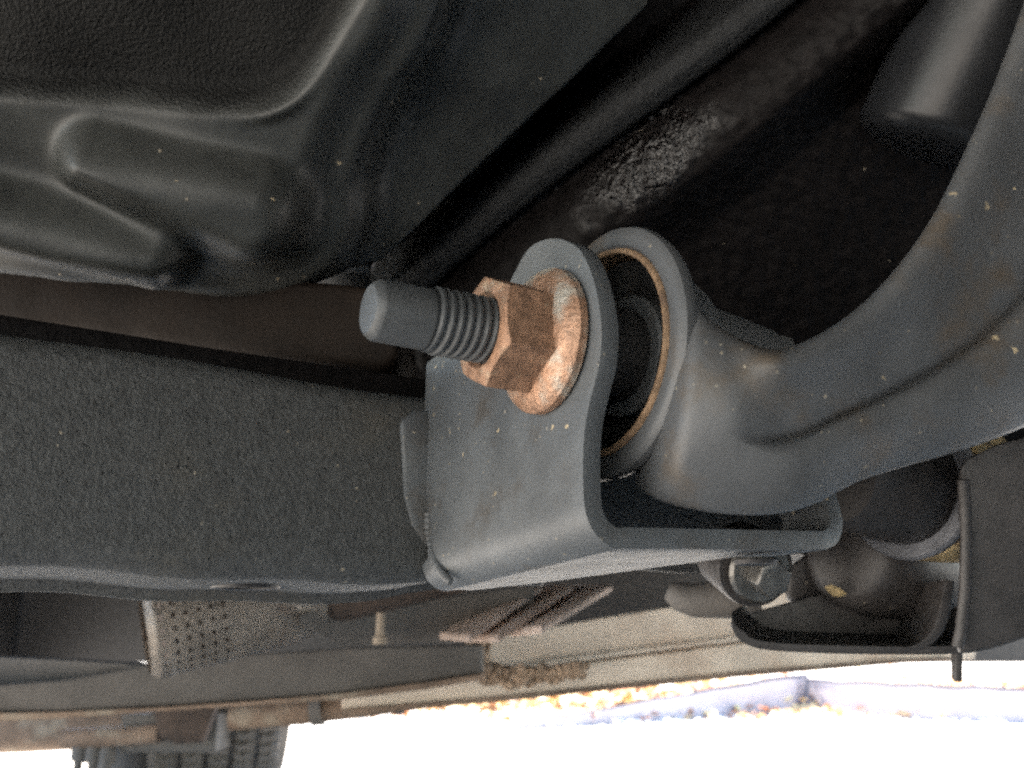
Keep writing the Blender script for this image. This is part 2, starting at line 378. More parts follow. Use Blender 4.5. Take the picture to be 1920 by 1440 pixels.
# ------------------------------------------------------------------ control arm: eye, bushing, curved arm
ca = thing('control_arm', 'dark grey stamped control arm curving up from its pivot eye in the bracket', 'control arm', W(.03, 0, -.03))
L0 = .0135; RO = .0292; RI = .0240
lathe('eye_barrel', W(L0, 0, 0), U, [(.0006, RI), (.0001, RI + .0006), (0, RO - .0026), (.0003, RO - .0014), (.0011, RO - .0004), (.0025, RO), (.0045, RO - .0006), (.008, RO - .0042), (.014, RO - .0075), (.019, RO - .0095), (.024, RO - .013), (.046, RO - .0155), (.0475, RO - .0160), (.0475, RO - .0175), (.024, RO - .0150), (.014, RO - .0095), (.008, RI - .0003)], 'arm_paint', ca, 96, closed=True, smooth=35)
lathe('bushing_sleeve', W(L0, 0, 0), U, [(.0006, RI - .0016), (-.0002, RI - .0013), (-.0004, RI - .0005), (.0002, RI - .0001), (.010, RI - .0001), (.010, RI - .0016)], 'rust_sleeve', ca, 96, closed=True, smooth=35)
lathe('rubber_bushing', W(L0, 0, 0), U, [(.009, .0105), (.0085, .016), (.007, .020), (.0045, RI - .0022), (.009, RI - .0024), (.014, .0185), (.0225, .0125), (.044, .0112), (.044, .0105)], 'rubber', ca, 72, closed=True)
lathe('inner_sleeve', W(TH + .0004, 0, 0), U, [(0, .0076), (0, .0104), (.0004, .0108), (.0555, .0108), (.0555, .0076)], 'rubber', ca, 64, closed=True)
lathe('bushing_washer', W(.0195, 0, 0), U, [(0, .0106), (0, .0136), (.0006, .0142), (.0024, .0142), (.003, .0136), (.003, .0106)], 'grey_paint', ca, 64, closed=True)
ST = [(1262, 520, 1190, 905, .1935), (1296, 562, 1232, 938, .1840), (1340, 606, 1325, 960, .1805), (1400, 641, 1430, 966, .1795), (1462, 654, 1520, 948, .1805), (1540, 624, 1612, 902, .184),
      (1620, 566, 1722, 868, .189), (1690, 490, 1835, 834, .192), (1750, 402, 1950, 785, .196), (1800, 302, 2060, 700, .200), (1850, 190, 2130, 560, .205), (1900, 60, 2180, 400, .21), (1950, -90, 2230, 200, .215), (1990, -230, 2260, 20, .22)]
ST = spline(ST, 5)
# front profile across the arm: (fraction top->bottom, metres towards the viewer); then the rear face
FRONT = [(0, 0), (.008, .003), (.03, .0062), (.06, .0083), (.10, .0095), (.15, .0096), (.21, .0088), (.28, .0076), (.36, .0068), (.44, .0064), (.50, .0062), (.535, .0056),
         (.55, .0042), (.562, .0038), (.580, .0066), (.60, .0084), (.65, .0092), (.72, .0094), (.80, .0086), (.88, .0066), (.94, .0042), (.98, .0018), (1, 0)]
REAR = [(.985, -.006), (.94, -.012), (.8, -.016), (.5, -.017), (.2, -.014), (.06, -.009), (.015, -.005)]
rings = []
for i, (tx, ty, bx, by, d) in enumerate(ST):
    T = P(tx, ty, d); B = P(bx, by, d); mid = (T + B) / 2; tow = (CAM - mid).normalized()
    g = min(1, .3 + i / 10)
    gr = min(1, max(0, (i - 13) / 6))                              # the groove starts past the eye
    ring = []
    for k, (f, e) in enumerate(FRONT):
        flat = .0094 * min(1, math.sin(math.pi * min(1, max(0, f))) ** .55 * 1.0)
        ring.append(T.lerp(B, f) + tow * ((e * gr + flat * (1 - gr)) * g))
    for f, e in REAR: ring.append(T.lerp(B, f) + tow * (e * g))
    rings.append(ring)
loft('arm_body', rings, 'arm_paint', ca, smooth=60)

# ------------------------------------------------------------------ stamped casing upper left, coated housing behind
def seg_dist(X, Y, pts):
    best = np.full(X.shape, 1e9)
    for (x0, y0), (x1, y1) in zip(pts, pts[1:]):
        dx, dy = x1 - x0, y1 - y0; t = np.clip(((X - x0) * dx + (Y - y0) * dy) / (dx * dx + dy * dy), 0, 1)
        best = np.minimum(best, np.hypot(X - x0 - t * dx, Y - y0 - t * dy))
    return best
def inside(X, Y, poly):
    r = np.zeros(X.shape, bool)
    for (x0, y0), (x1, y1) in zip(poly, poly[1:] + poly[:1]):
        c = ((y0 > Y) != (y1 > Y)) & (X < (x1 - x0) * (Y - y0) / ((y1 - y0) if y1 != y0 else 1e-9) + x0); r ^= c
    return r
def capsule(X, Y, a, ra, b, rb):
    dx, dy = b[0] - a[0], b[1] - a[1]; t = np.clip(((X - a[0]) * dx + (Y - a[1]) * dy) / (dx * dx + dy * dy), 0, 1)
    return np.hypot(X - a[0] - t * dx, Y - a[1] - t * dy) - (ra + (rb - ra) * t)
def relief(name, xs, ys, pt, n, hfn, m, parent, back):
    X, Y = np.meshgrid(xs, ys); H = hfn(X, Y); vs = []; fs = []; nx = len(xs); ny = len(ys)
    for j in range(ny):
        for i in range(nx): vs.append(on(X[j, i], Y[j, i], pt, n) + n * float(H[j, i]))
    for j in range(ny - 1):
        for i in range(nx - 1): a = j * nx + i; fs.append((a, a + 1, a + nx + 1, a + nx))
    # closed skirt and rear face
    rim = [i for i in range(nx)] + [j * nx + nx - 1 for j in range(1, ny)] + [(ny - 1) * nx + i for i in range(nx - 2, -1, -1)] + [j * nx for j in range(ny - 2, 0, -1)]
    base = len(vs)
    for r in rim: vs.append(vs[r] - n * back)
    for k in range(len(rim)): l = (k + 1) % len(rim); fs.append((rim[k], rim[l], base + l, base + k))
    fs.append([base + k for k in range(len(rim))])
    return mesh(name, vs, fs, m, parent, smooth=50)

pan = thing('stamped_casing', 'smooth black stamped casing with two raised oval pads above the rail', 'casing', P(350, 450, .29))
PN = (-(ray(450, 300)).normalized() * .86 - ZUP * .42 - RIGHT * .12).normalized(); PP = P(420, 320, .262)
belly = [(-650, 462), (0, 482), (150, 497), (300, 512), (450, 528), (560, 512), (640, 462), (668, 390), (672, 310), (705, 215), (745, 140), (800, 60), (840, -80), (850, -400)]
bellypoly = belly + [(-650, -400)]
shelf = [(-650, 130), (0, 152), (200, 164), (330, 176), (440, 180), (530, 166), (600, 120), (660, 30), (720, -100), (780, -400)]
shelfpoly = shelf + [(-650, -400)]
belly = [tuple(p) for p in spline(belly, 10)]; bellypoly = belly + [(-650, -400)]
shelf = [tuple(p) for p in spline(shelf, 8)]; shelfpoly = shelf + [(-650, -400)]
def dome(sd, w):                                                # rounded pad with a softly filleted foot
    d = 7 * np.log1p(np.exp(np.clip(-sd / 7, -40, 40))); return 1 - (1 - np.clip(d / w, 0, 1)) ** 2
def hpan(X, Y):
    s = seg_dist(X, Y, belly); ins = inside(X, Y, bellypoly)
    sg = np.where(ins, s, -s); low = sst(Y, 440 + 50 * sst(X, 350, 700), 560) * (1 - .8 * sst(X, 380, 760))
    H = .022 * sst(sg, -50, 120) + .0065 * np.exp(-((s - 10) / 34) ** 2)
    H += np.where(ins, 0, -.00005 * s * (1 - low) - np.minimum(.0009 * s, .05) * low)
    H += .0140 * dome(capsule(X, Y, (212, 240), 62, (492, 338), 102), 85)
    H += .0140 * dome(capsule(X, Y, (-90, 300), 66, (318, 428), 76), 70)
    s2 = seg_dist(X, Y, shelf); in2 = inside(X, Y, shelfpoly)
    H += np.where(in2, -.007 * sst(s2, 0, 60), 0) + .0020 * np.exp(-(s2 / 13) ** 2) * np.exp(-((X - 540) / 60) ** 2)
    q = .655 * (X - 745) + .755 * (Y - 478)                          # folded edge beside the crevice
    H += np.where((X > 690), -.045 * sst(q, -6, 30), 0)
    # soft waviness of pressed sheet
    H += .0006 * np.sin(X / 90 + Y / 70) + .0004 * np.sin(X / 37 - Y / 61)
    return H
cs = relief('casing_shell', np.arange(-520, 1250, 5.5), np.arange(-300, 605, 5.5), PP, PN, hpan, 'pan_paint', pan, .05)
# rough black coating sprayed over the recessed top of the casing, feathered; its dark tone also paints the falloff of light
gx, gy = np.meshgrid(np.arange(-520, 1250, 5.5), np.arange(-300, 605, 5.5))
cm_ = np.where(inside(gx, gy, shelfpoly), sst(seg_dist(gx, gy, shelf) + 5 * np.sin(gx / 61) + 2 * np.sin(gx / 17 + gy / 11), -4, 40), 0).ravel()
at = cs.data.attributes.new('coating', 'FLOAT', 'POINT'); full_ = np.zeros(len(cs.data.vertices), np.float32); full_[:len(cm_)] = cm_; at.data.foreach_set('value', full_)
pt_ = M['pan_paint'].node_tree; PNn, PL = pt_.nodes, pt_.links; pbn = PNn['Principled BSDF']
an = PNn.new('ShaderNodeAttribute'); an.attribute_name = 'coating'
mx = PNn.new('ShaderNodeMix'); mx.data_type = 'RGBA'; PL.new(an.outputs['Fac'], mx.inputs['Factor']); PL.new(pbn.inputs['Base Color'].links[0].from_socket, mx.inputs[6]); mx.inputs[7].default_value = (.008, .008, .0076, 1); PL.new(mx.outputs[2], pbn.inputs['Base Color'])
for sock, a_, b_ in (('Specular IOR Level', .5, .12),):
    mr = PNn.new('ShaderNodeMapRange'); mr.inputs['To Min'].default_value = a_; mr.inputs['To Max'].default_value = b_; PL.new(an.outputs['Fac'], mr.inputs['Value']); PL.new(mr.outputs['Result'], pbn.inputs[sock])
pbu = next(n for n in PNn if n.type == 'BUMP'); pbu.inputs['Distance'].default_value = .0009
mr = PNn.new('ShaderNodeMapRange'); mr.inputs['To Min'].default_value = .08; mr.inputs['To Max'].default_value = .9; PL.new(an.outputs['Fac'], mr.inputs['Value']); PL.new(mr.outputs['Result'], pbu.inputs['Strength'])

hs = thing('coated_housing', 'black housing with wet-looking lumpy coating behind the bracket', 'housing', P(1200, 600, .33))
HN = (-(ray(1150, 300)).normalized() * .9 - ZUP * .35).normalized(); HP = P(1150, 350, .292)
HQ = [(-400, -.06), (-60, -.05), (8, -.045), (20, -.020), (32, -.007), (62, -.0045), (92, -.006), (104, -.012), (112, -.011), (126, -.004), (150, .001), (185, .0050), (215, .0055), (245, .001), (290, -.008), (340, -.016), (600, -.022), (1200, -.022)]
def hhs(X, Y):
    q = .62 * (X - 745) + .785 * (Y - 478) + 8 * np.sin(X / 130)
    H = np.interp(q, [a for a, b in HQ], [b for a, b in HQ])
    H += sst(q, 110, 140) * (.0007 * np.sin(X / 9 + 2 * np.sin(Y / 13)) * np.sin(Y / 8 + 1.5 * np.sin(X / 17)))
    return H
hsh = relief('housing_shell', np.arange(660, 2500, 8), np.arange(-280, 960, 8), HP, HN, hhs, 'undercoat', hs, .04)

hsh.data.materials.append(M['gusset_coat'])
XX, YY = np.meshgrid(np.arange(660, 2500, 8)[:-1] + 4., np.arange(-280, 960, 8)[:-1] + 4.)
QQ = .62 * (XX - 745) + .785 * (YY - 478)
cov2 = ((QQ > 16) & (QQ < 100) & (XX < 1500)).ravel()
for k_ in np.nonzero(cov2)[0]: hsh.data.polygons[int(k_)].material_index = 1
# an oily wet patch on the housing: its own shape, glossier and lumpier than the dry coating
wm = M['undercoat'].node_tree; WN, WL = wm.nodes, wm.links; wb = WN['Principled BSDF']
wc = on(1215, 300, HP, HN); e1_ = (on(1315, 225, HP, HN) - wc).normalized(); e2_ = HN.cross(e1_).normalized()
gm = WN.new('ShaderNodeNewGeometry'); sub = WN.new('ShaderNodeVectorMath'); sub.operation = 'SUBTRACT'; sub.inputs[1].default_value = wc; WL.new(gm.outputs['Position'], sub.inputs[0])
sq = []
for e_, r_ in ((e1_, .026), (e2_, .010)):
    dp = WN.new('ShaderNodeVectorMath'); dp.operation = 'DOT_PRODUCT'; dp.inputs[1].default_value = e_ / r_; WL.new(sub.outputs[0], dp.inputs[0])
    p2 = WN.new('ShaderNodeMath'); p2.operation = 'POWER'; p2.inputs[1].default_value = 2; WL.new(dp.outputs['Value'], p2.inputs[0]); sq.append(p2)
ad = WN.new('ShaderNodeMath'); WL.new(sq[0].outputs[0], ad.inputs[0]); WL.new(sq[1].outputs[0], ad.inputs[1])
nz = WN.new('ShaderNodeTexNoise'); nz.inputs['Scale'].default_value = 120; WL.new(gm.outputs['Position'], nz.inputs['Vector'])
ad2 = WN.new('ShaderNodeMath'); ad2.operation = 'MULTIPLY_ADD'; ad2.inputs[1].default_value = 3.0; WL.new(nz.outputs['Fac'], ad2.inputs[0]); WL.new(ad.outputs[0], ad2.inputs[2])
wr = WN.new('ShaderNodeMapRange'); wr.interpolation_type = 'SMOOTHSTEP'; wr.inputs['From Min'].default_value = 3.0; wr.inputs['From Max'].default_value = 1.2; WL.new(ad2.outputs[0], wr.inputs['Value'])
for sock, a_, b_ in (('Roughness', .6, .14), ('Specular IOR Level', .12, .65)):
    mr = WN.new('ShaderNodeMapRange'); mr.inputs['To Min'].default_value = a_; mr.inputs['To Max'].default_value = b_; WL.new(wr.outputs['Result'], mr.inputs['Value']); WL.new(mr.outputs['Result'], wb.inputs[sock])
bn = next(n for n in WN if n.type == 'BUMP'); bn.inputs['Distance'].default_value = .003
mr = WN.new('ShaderNodeMapRange'); mr.inputs['To Min'].default_value = .2; mr.inputs['To Max'].default_value = 1; WL.new(wr.outputs['Result'], mr.inputs['Value']); WL.new(mr.outputs['Result'], bn.inputs['Strength'])
sb = thing('shock_body', 'satin dark shock absorber tube behind the curved arm', 'shock absorber', P(1745, 255, .275))
c0 = P(1748, 262, .272); c1 = P(1925, -130, .262); axs = (c1 - c0).normalized()
lathe('tube_body', c0 - axs * .004, axs, [(0, 0), (0, .014), (.001, .0185), (.003, .0220), (.0055, .0232), (.12, .0234), (.12, 0)], 'satin_dark', sb, 64, smooth=35)

# brown beam behind the rail
cm = thing('cross_beam', 'dull brown beam running behind the rail under the casing', 'beam', P(300, 620, .32))
beam('beam_body', [(-520, 410, 530, .32), (-300, 436, 560, .31), (0, 480, 602, .295), (250, 502, 630, .284), (480, 518, 664, .272), (640, 528, 682, .265), (720, 540, 690, .262), (748, 552, 668, .2605)], .05, 'brown_steel', cm, .003, 3)

# ------------------------------------------------------------------ lower right: second pivot bracket with bolt and bushing
sbk = thing('rear_bracket', 'black pressed channel bracket with rounded lip beyond the control arm', 'bracket', P(1650, 1200, .29))
D0 = .275
fl = [(1372, 1168), (1374, 1182), (1384, 1198), (1404, 1210), (1440, 1219), (1520, 1224), (1650, 1227), (1790, 1226), (1860, 1216), (1935, 1190), (2030, 1140)]
# floor of the channel as a swept lip
rings = []
for k, (x, y) in enumerate(spline(fl, 4)):
    a = P(x, y, D0); b = P(x, y - 15 - (6 if x < 1400 else 0), D0)
    rings.append([a, a + Vector((.014, .036, .004)), b + Vector((.014, .036, .004)), b])
loft('channel_floor', rings, 'bracket_black', sbk, .0008, 2)
slab('channel_back', [P(x, y, D0 + .036) for x, y in [(1371, 1166), (1420, 1146), (1500, 1124), (1600, 1098), (1680, 1088), (1800, 1080), (1800, 1215), (1500, 1215), (1400, 1200), (1378, 1186)]], Vector((.0, .004, 0)), 'bracket_black', sbk, .0012)
slab('web', [P(x, y, D0 + .046) for x, y in [(1478, 1068), (1540, 1020), (1620, 1000), (1640, 1110), (1500, 1140), (1480, 1120)]], Vector((0, .006, 0)), 'bracket_black', sbk, .0015)
rings = []
for (x, y) in spline([(1772, 1085), (1766, 1120), (1760, 1150), (1748, 1182), (1722, 1206), (1690, 1214)], 5):
    a = P(x, y, D0 - .001); b = P(x + 20, y + 6, D0 - .001)
    rings.append([a, b, b + Vector((0.004, .036, 0)), a + Vector((0.004, .036, 0))])
loft('channel_end', rings, 'bracket_black', sbk, .0006, 2)
slab('side_cheek', [P(x, y, .246) for x, y in [(1800, 878), (1812, 860), (1870, 832), (2030, 790), (2030, 1150), (1935, 1192), (1860, 1217), (1800, 1226), (1797, 1180), (1806, 1120), (1808, 1000)]], Vector((.002, .006, 0)), 'bracket_black', sbk, .0012)
tube('cheek_flange', [P(x, y, .2445) for x, y in [(1806, 900), (1812, 1000), (1810, 1100), (1802, 1180), (1795, 1212)]], .0016, 'bracket_black', sbk, 10)
beam('hanging_tab', [(1793, 1222, 1272, D0 + .02), (1800, 1222, 1280, D0 + .02), (1806, 1222, 1277, D0 + .02)], .004, 'bracket_black', sbk, .0004)

rb = thing('rear_bushing', 'black bushing barrel with pale metal rim and corroded golden collar', 'bushing', P(1740, 1060, .30))
cB = P(1708, 908, .283); axB = U
lathe('barrel', cB - axB * .03, axB, [(-.004, 0), (-.004, .014), (-.001, .0165), (.02, .019), (.045, .020), (.046, 0)], 'black_steel', rb, 64)
lathe('metal_rim', cB - axB * .004, axB, [(0, .018), (0, .0232), (.0008, .0240), (.0022, .0240), (.003, .0225), (.003, .018)], 'rim_steel', rb, 72, closed=True)
lathe('rubber_ring', cB - axB * .001, axB, [(.0, .018), (0, .0226), (.001, .0230), (.002, .0225), (.002, .018)], 'rubber', rb, 72, closed=True)
lathe('corroded_collar', cB + axB * .0012, axB, [(0, .015), (0, .0226), (.0008, .0236), (.008, .0242), (.020, .0236), (.020, .015)], 'gold_corrosion', rb, 72, closed=True, wob=.02)
# lower dark lump between the bracket end and the channel
lump = thing('mount_sleeve', 'rounded black mount sleeve resting in the channel', 'sleeve', P(1620, 1120, .31))
lathe('sleeve_body', P(1655, 1052, .312), (U + Vector((0, .2, 0))).normalized(), [(-.024, 0), (-.024, .012), (-.021, .016), (-.006, .0195), (.012, .0205), (.048, .0200), (.05, 0)], 'bracket_black', lump, 56)

hb = thing('hex_bolt', 'grey metal hex head bolt with wide washer below the bracket', 'bolt', P(1430, 1095, .29))
cH = P(1452, 1086, .272); axH = (Vector((.15, -.80, -.28))).normalized()
_, ha, hb2 = basis(axH); rings = []
for t, r in ((-.010, .0062), (-.001, .0062), (.0004, .0058), (.0006, .004)):
    rings.append([cH + axH * t + (ha * math.cos(math.pi / 3 * i + .3) + hb2 * math.sin(math.pi / 3 * i + .3)) * r for i in range(6)])
loft('hex_head', rings, 'zinc', hb, .0004, 2)
lathe('washer', cH - axH * .010, axH, [(-.002, 0), (-.002, .0095), (.0004, .0105), (.0016, .0095), (.0018, 0)], 'zinc', hb, 48)
lathe('mount_cup', cH - axH * .013, axH, [(-.02, 0), (-.02, .012), (-.002, .0128), (.0004, .0125), (.0004, 0)], 'bracket_black', hb, 48)
sl = thing('stepped_spacer', 'dark stepped spacer tucked under the bracket beside the hex bolt', 'spacer', P(1310, 1150, .33))
tube('spacer_body', [P(1255, 1108, .35), P(1275, 1118, .348), P(1300, 1126, .346), P(1360, 1122, .34), P(1420, 1110, .338)], [.004, .0058, .0064, .0075, .0075], 'dusty_dark', sl, 24)
cl = thing('dry_leaf_scrap', 'small golden dry leaf scrap caught above the channel bracket', 'leaf', P(1565, 1108, .29))
slab('blade', [P(x, y, .29) for x, y in [(1546, 1100), (1558, 1096), (1575, 1103), (1586, 1111), (1577, 1117), (1560, 1116), (1552, 1109)]], Vector((.0005, .0006, -.0004)), 'gold_corrosion', cl, 0)

# ------------------------------------------------------------------ behind: exhaust, side rails, sill, axle, wheel
ex = thing('exhaust_section', 'dusty exhaust pipe with a perforated heat shield under the rail', 'exhaust', P(380, 1180, .6))
e0 = P(205, 1200, .60); e1 = P(560, 1118, .66); axE = (e1 - e0).normalized(); _, ea, eb = basis(axE)
tube('pipe', [e0 + axE * .034, e0 + axE * .06, e1 + axE * .25], [.0265, .0265, .0265], 'pipe_brown', ex, 32)
bm = bmesh.new(); NAx, NTh = 60, 120; RS = .033; LS = (e1 - e0).length * .93
grid = []
for i in range(NAx + 1):
    t = i / NAx; row = []
    rs = RS * (1 - .1 * sst(np.array(t), .75, 1.0)) * (1 - .12 * (1 - sst(np.array(t), 0, .05)))
    for k in range(NTh):
        th = 2 * math.pi * k / NTh; row.append(bm.verts.new(e0 + axE * (.022 + t * LS) + (ea * math.cos(th) + eb * math.sin(th)) * float(rs)))
    grid.append(row)
for i in range(NAx):
    for k in range(NTh):
        if 2 <= i <= 24 and i % 4 == 0 and k % 5 < 2: continue   # punched slots
        bm.faces.new((grid[i][k], grid[i][(k + 1) % NTh], grid[i + 1][(k + 1) % NTh], grid[i + 1][k]))
bmesh.ops.solidify(bm, geom=bm.faces[:], thickness=.0008)
from_bm('heat_shield', bm, 'shield_steel', ex, weld=False)
tube('shield_hook', [P(530, 1140, .63), P(548, 1130, .63), P(560, 1136, .63), P(552, 1150, .63), P(535, 1160, .63)], .003, 'shield_steel', ex, 12)

r1 = thing('side_member', 'dark dusty flat side member running low behind the rail', 'side member', P(300, 1300, .8))
beam('member_body', [(-220, 1292, 1352, .66), (0, 1283, 1336, .69), (120, 1274, 1334, .705), (300, 1243, 1325, .73), (480, 1226, 1313, .755), (640, 1215, 1300, .78), (800, 1211, 1278, .80), (905, 1209, 1262, .815)], .04, 'dusty_dark', r1, .003, 3)
beam('member_flange', [(-220, 1352, 1362, .66), (0, 1337, 1352, .685), (100, 1335, 1348, .70), (300, 1326, 1334, .726), (480, 1314, 1322, .75), (640, 1300, 1312, .775), (800, 1279, 1292, .795), (905, 1263, 1274, .81)], .05, 'rusty_brown', r1, .001)
beam('upper_bracket', [(-220, 1230, 1296, .72), (0, 1232, 1300, .72), (140, 1238, 1294, .725), (262, 1246, 1264, .73), (320, 1236, 1256, .735)], .03, 'dusty_dark', r1, .002)
r2 = thing('sill_beam', 'light dusty beige sill beam with a raised ridge along its length', 'beam', P(1150, 1260, 1.))
beam('upper_web', [(905, 1196, 1262, .93), (1000, 1180, 1244, .95), (1180, 1150, 1220, .99), (1400, 1116, 1194, 1.04), (1700, 1075, 1160, 1.12)], .05, 'dusty_steel', r2, .003, 3)
tube('ridge', [P(x, y, d) for x, y, d in [(985, 1248, .935), (1180, 1222, .98), (1400, 1195, 1.03), (1700, 1160, 1.11)]], .0032, 'dusty_steel', r2, 12)
beam('lower_web', [(640, 1305, 1335, .87), (800, 1284, 1324, .905), (920, 1262, 1314, .93), (1090, 1243, 1298, .965), (1400, 1204, 1264, 1.035), (1700, 1170, 1240, 1.11), (1830, 1160, 1236, 1.15)], .06, 'dusty_steel', r2, .004, 3)
beam('lower_lip', [(640, 1330, 1341, .865), (920, 1307, 1318, .925), (1400, 1258, 1269, 1.03), (1700, 1235, 1244, 1.1), (1795, 1232, 1242, 1.12)], .07, 'rusty_brown', r2, .001)
r3 = thing('rusty_pipe', 'rust brown pipe running low under the dark side member', 'pipe', P(600, 1330, .95))
tube('pipe_body', [P(x, y, d) for x, y, d in [(430, 1346, .90), (560, 1336, .91), (700, 1318, .93), (840, 1296, .95), (960, 1285, .97)]], [.012, .0125, .0135, .014, .013], 'rusty_brown', r3, 24)
for x, y, d in ((585, 1330, .90), (735, 1310, .925)): lathe('clamp', P(x, y, d + .015), P(x + 50, y - 6, d) - P(x, y, d), [(0, .012), (0, .0165), (.012, .0165), (.012, .012)], 'dusty_dark', r3, 32, closed=True)
# mud clump
md = thing('mud_clump', 'crumbly pale brown mud caked where the sill beam meets the side member', 'mud', P(980, 1290, .88))
bm = bmesh.new()
mudline = spline([(898, 1216), (896, 1240), (912, 1262), (950, 1272), (1000, 1270), (1050, 1263), (1088, 1258)], 30)
for k in range(260):
    x, y = mudline[int(random.random() ** 1.2 * (len(mudline) - 1))]; wd = 20 if x < 1040 else 11
    c = P(x + random.gauss(0, 8), y + random.uniform(-wd, wd * .7), .885 + random.uniform(0, .012)); r = random.uniform(.0018, .0062)
    mt = bmesh.ops.create_icosphere(bm, subdivisions=2, radius=r, matrix=Matrix.Translation(c))
    for v in mt['verts']: v.co = c + (v.co - c) * random.uniform(.7, 1.25)
from_bm('mud_mass', bm, 'mud', md, weld=False, smooth=30)
# plates above the sill beam
mp = thing('mount_plate', 'grey mount plate with three reddish folded strips between rail and sill beam', 'plate', P(900, 1170, .8))
beam('dark_plate', [(560, 1150, 1170, .62), (640, 1134, 1214, .66), (760, 1126, 1208, .70), (840, 1118, 1206, .72), (1000, 1098, 1150, .74)], .03, 'dusty_dark', mp, .002)
for k, (a, b, c_, d_) in enumerate((((822, 1200), (880, 1206), (1020, 1106), (985, 1104)), ((872, 1206), (935, 1206), (1075, 1108), (1022, 1106)), ((955, 1196), (1015, 1188), (1150, 1108), (1078, 1106)))):
    dz = Vector((0, .004 * (k % 2), 0)); q = Vector((0, .006, .006))
    slab('folded_strip', [P(*a, .70) + dz, P(*b, .66) + dz, P(*c_, .76) + dz, P(*d_, .80) + dz], q, 'strip_steel', mp, .0015)
lathe('stud', P(712, 1208, .64), ZUP, [(0, 0), (0, .005), (.005, .005), (.006, .0032), (.022, .0032), (.023, 0)], 'rusty_brown', mp, 24)
# rear axle pieces
axl = thing('axle_housing', 'brown dusty axle housing with spring seat beside the tyre', 'axle', P(200, 1380, 2.2))
tube('axle_tube', [P(-260, 1352, 1.72), P(-60, 1356, 1.72), P(60, 1360, 1.72), P(200, 1366, 1.72), P(330, 1366, 1.72)], [.06, .058, .05, .036, .032], 'rusty_brown', axl, 32)
box('spring_seat', *(lambda p: (p.x - .08, p.x + .09, p.y - .09, p.y + .05, p.z - .035, p.z + .03))(P(345, 1362, 1.62)), 'dusty_dark', axl, .006)
slab('seat_plate', [P(x, y, 1.5) for x, y in [(285, 1322), (408, 1318), (380, 1392), (330, 1396), (296, 1380)]], Vector((0, .02, 0)), 'pipe_brown', axl, .003)
tube('lower_link', [P(120, 1385, 1.52), P(200, 1382, 1.52), P(300, 1374, 1.52)], .016, 'rusty_brown', axl, 20)
lathe('spring_cup', P(250, 1405, 1.72), ZUP, [(-.11, 0), (-.11, .06), (-.06, .07), (0, .075), (.03, .06), (.03, 0)], 'dusty_dark', axl, 40)
for k in range(3): lathe('u_bolt_end', P(150 + 26 * k, 1402 + 4 * k, 1.52), ZUP, [(-.05, 0), (-.05, .008), (-.02, .008), (-.02, .014), (0, .014), (.03, .008), (.03, 0)], 'dusty_dark', axl, 16)

LOS = Vector((-.304, .953, 0)).normalized(); AXW = Vector((.953, .304, 0)).normalized()
tw = thing('wheel', 'dusty tyre with chunky tread standing on the bright ground', 'wheel', Vector((-.605, 1.96, 0)))
tc = Vector((-.605, 1.96, .34)); RT = .34; wT = .125
lathe('tyre', tc, AXW, [(-.10, .19), (-.122, .25), (-.124, .31), (-.105, RT - .016), (-.06, RT - .010), (.06, RT - .010), (.105, RT - .016), (.124, .31), (.122, .25), (.10, .19)], 'tyre_rubber', tw, 96, closed=True)
lathe('rim', tc, AXW, [(-.10, .188), (-.09, .17), (-.03, .15), (-.02, 0)], 'black_steel', tw, 48)
blk = None
for row in range(26):
    th = math.radians(-62 + row * 4.4)
    for c_ in range(5):
        off = (-.088, -.044, 0, .044, .088)[c_]; th2 = th + math.radians(2.0 if c_ % 2 else 0)
        dr = LOS * -math.cos(th2) + ZUP * math.sin(th2)
        if blk is None:
            bm = bmesh.new(); pts = [(-.019, -.010), (-.004, -.0125), (.002, -.006), (.019, -.009), (.017, .006), (.004, .0115), (-.003, .006), (-.018, .010)]
            bo = [bm.verts.new((x, y, -.004)) for x, y in pts]; to = [bm.verts.new((x * .88, y * .85, .015)) for x, y in pts]
            bm.faces.new(to); 
            for k in range(8): bm.faces.new((bo[k], bo[(k + 1) % 8], to[(k + 1) % 8], to[k]))
            bmesh.ops.recalc_face_normals(bm, faces=bm.faces); blk = bpy.data.meshes.new('tread_block'); bm.to_mesh(blk); bm.free(); blk.materials.append(M['tyre_rubber'])
        o = bpy.data.objects.new('tread_block', blk); COL.objects.link(o); o.parent = tw
        z = dr; x = AXW; y = z.cross(x)
        m4 = Matrix((x, y, z)).transposed().to_4x4(); m4.translation = tc - tw.location + AXW * off + dr * (RT - .012 - (.006 if c_ in (0, 4) else 0))
        o.matrix_local = m4 @ Matrix.Rotation(random.choice((0, math.pi)), 4, 'Z')

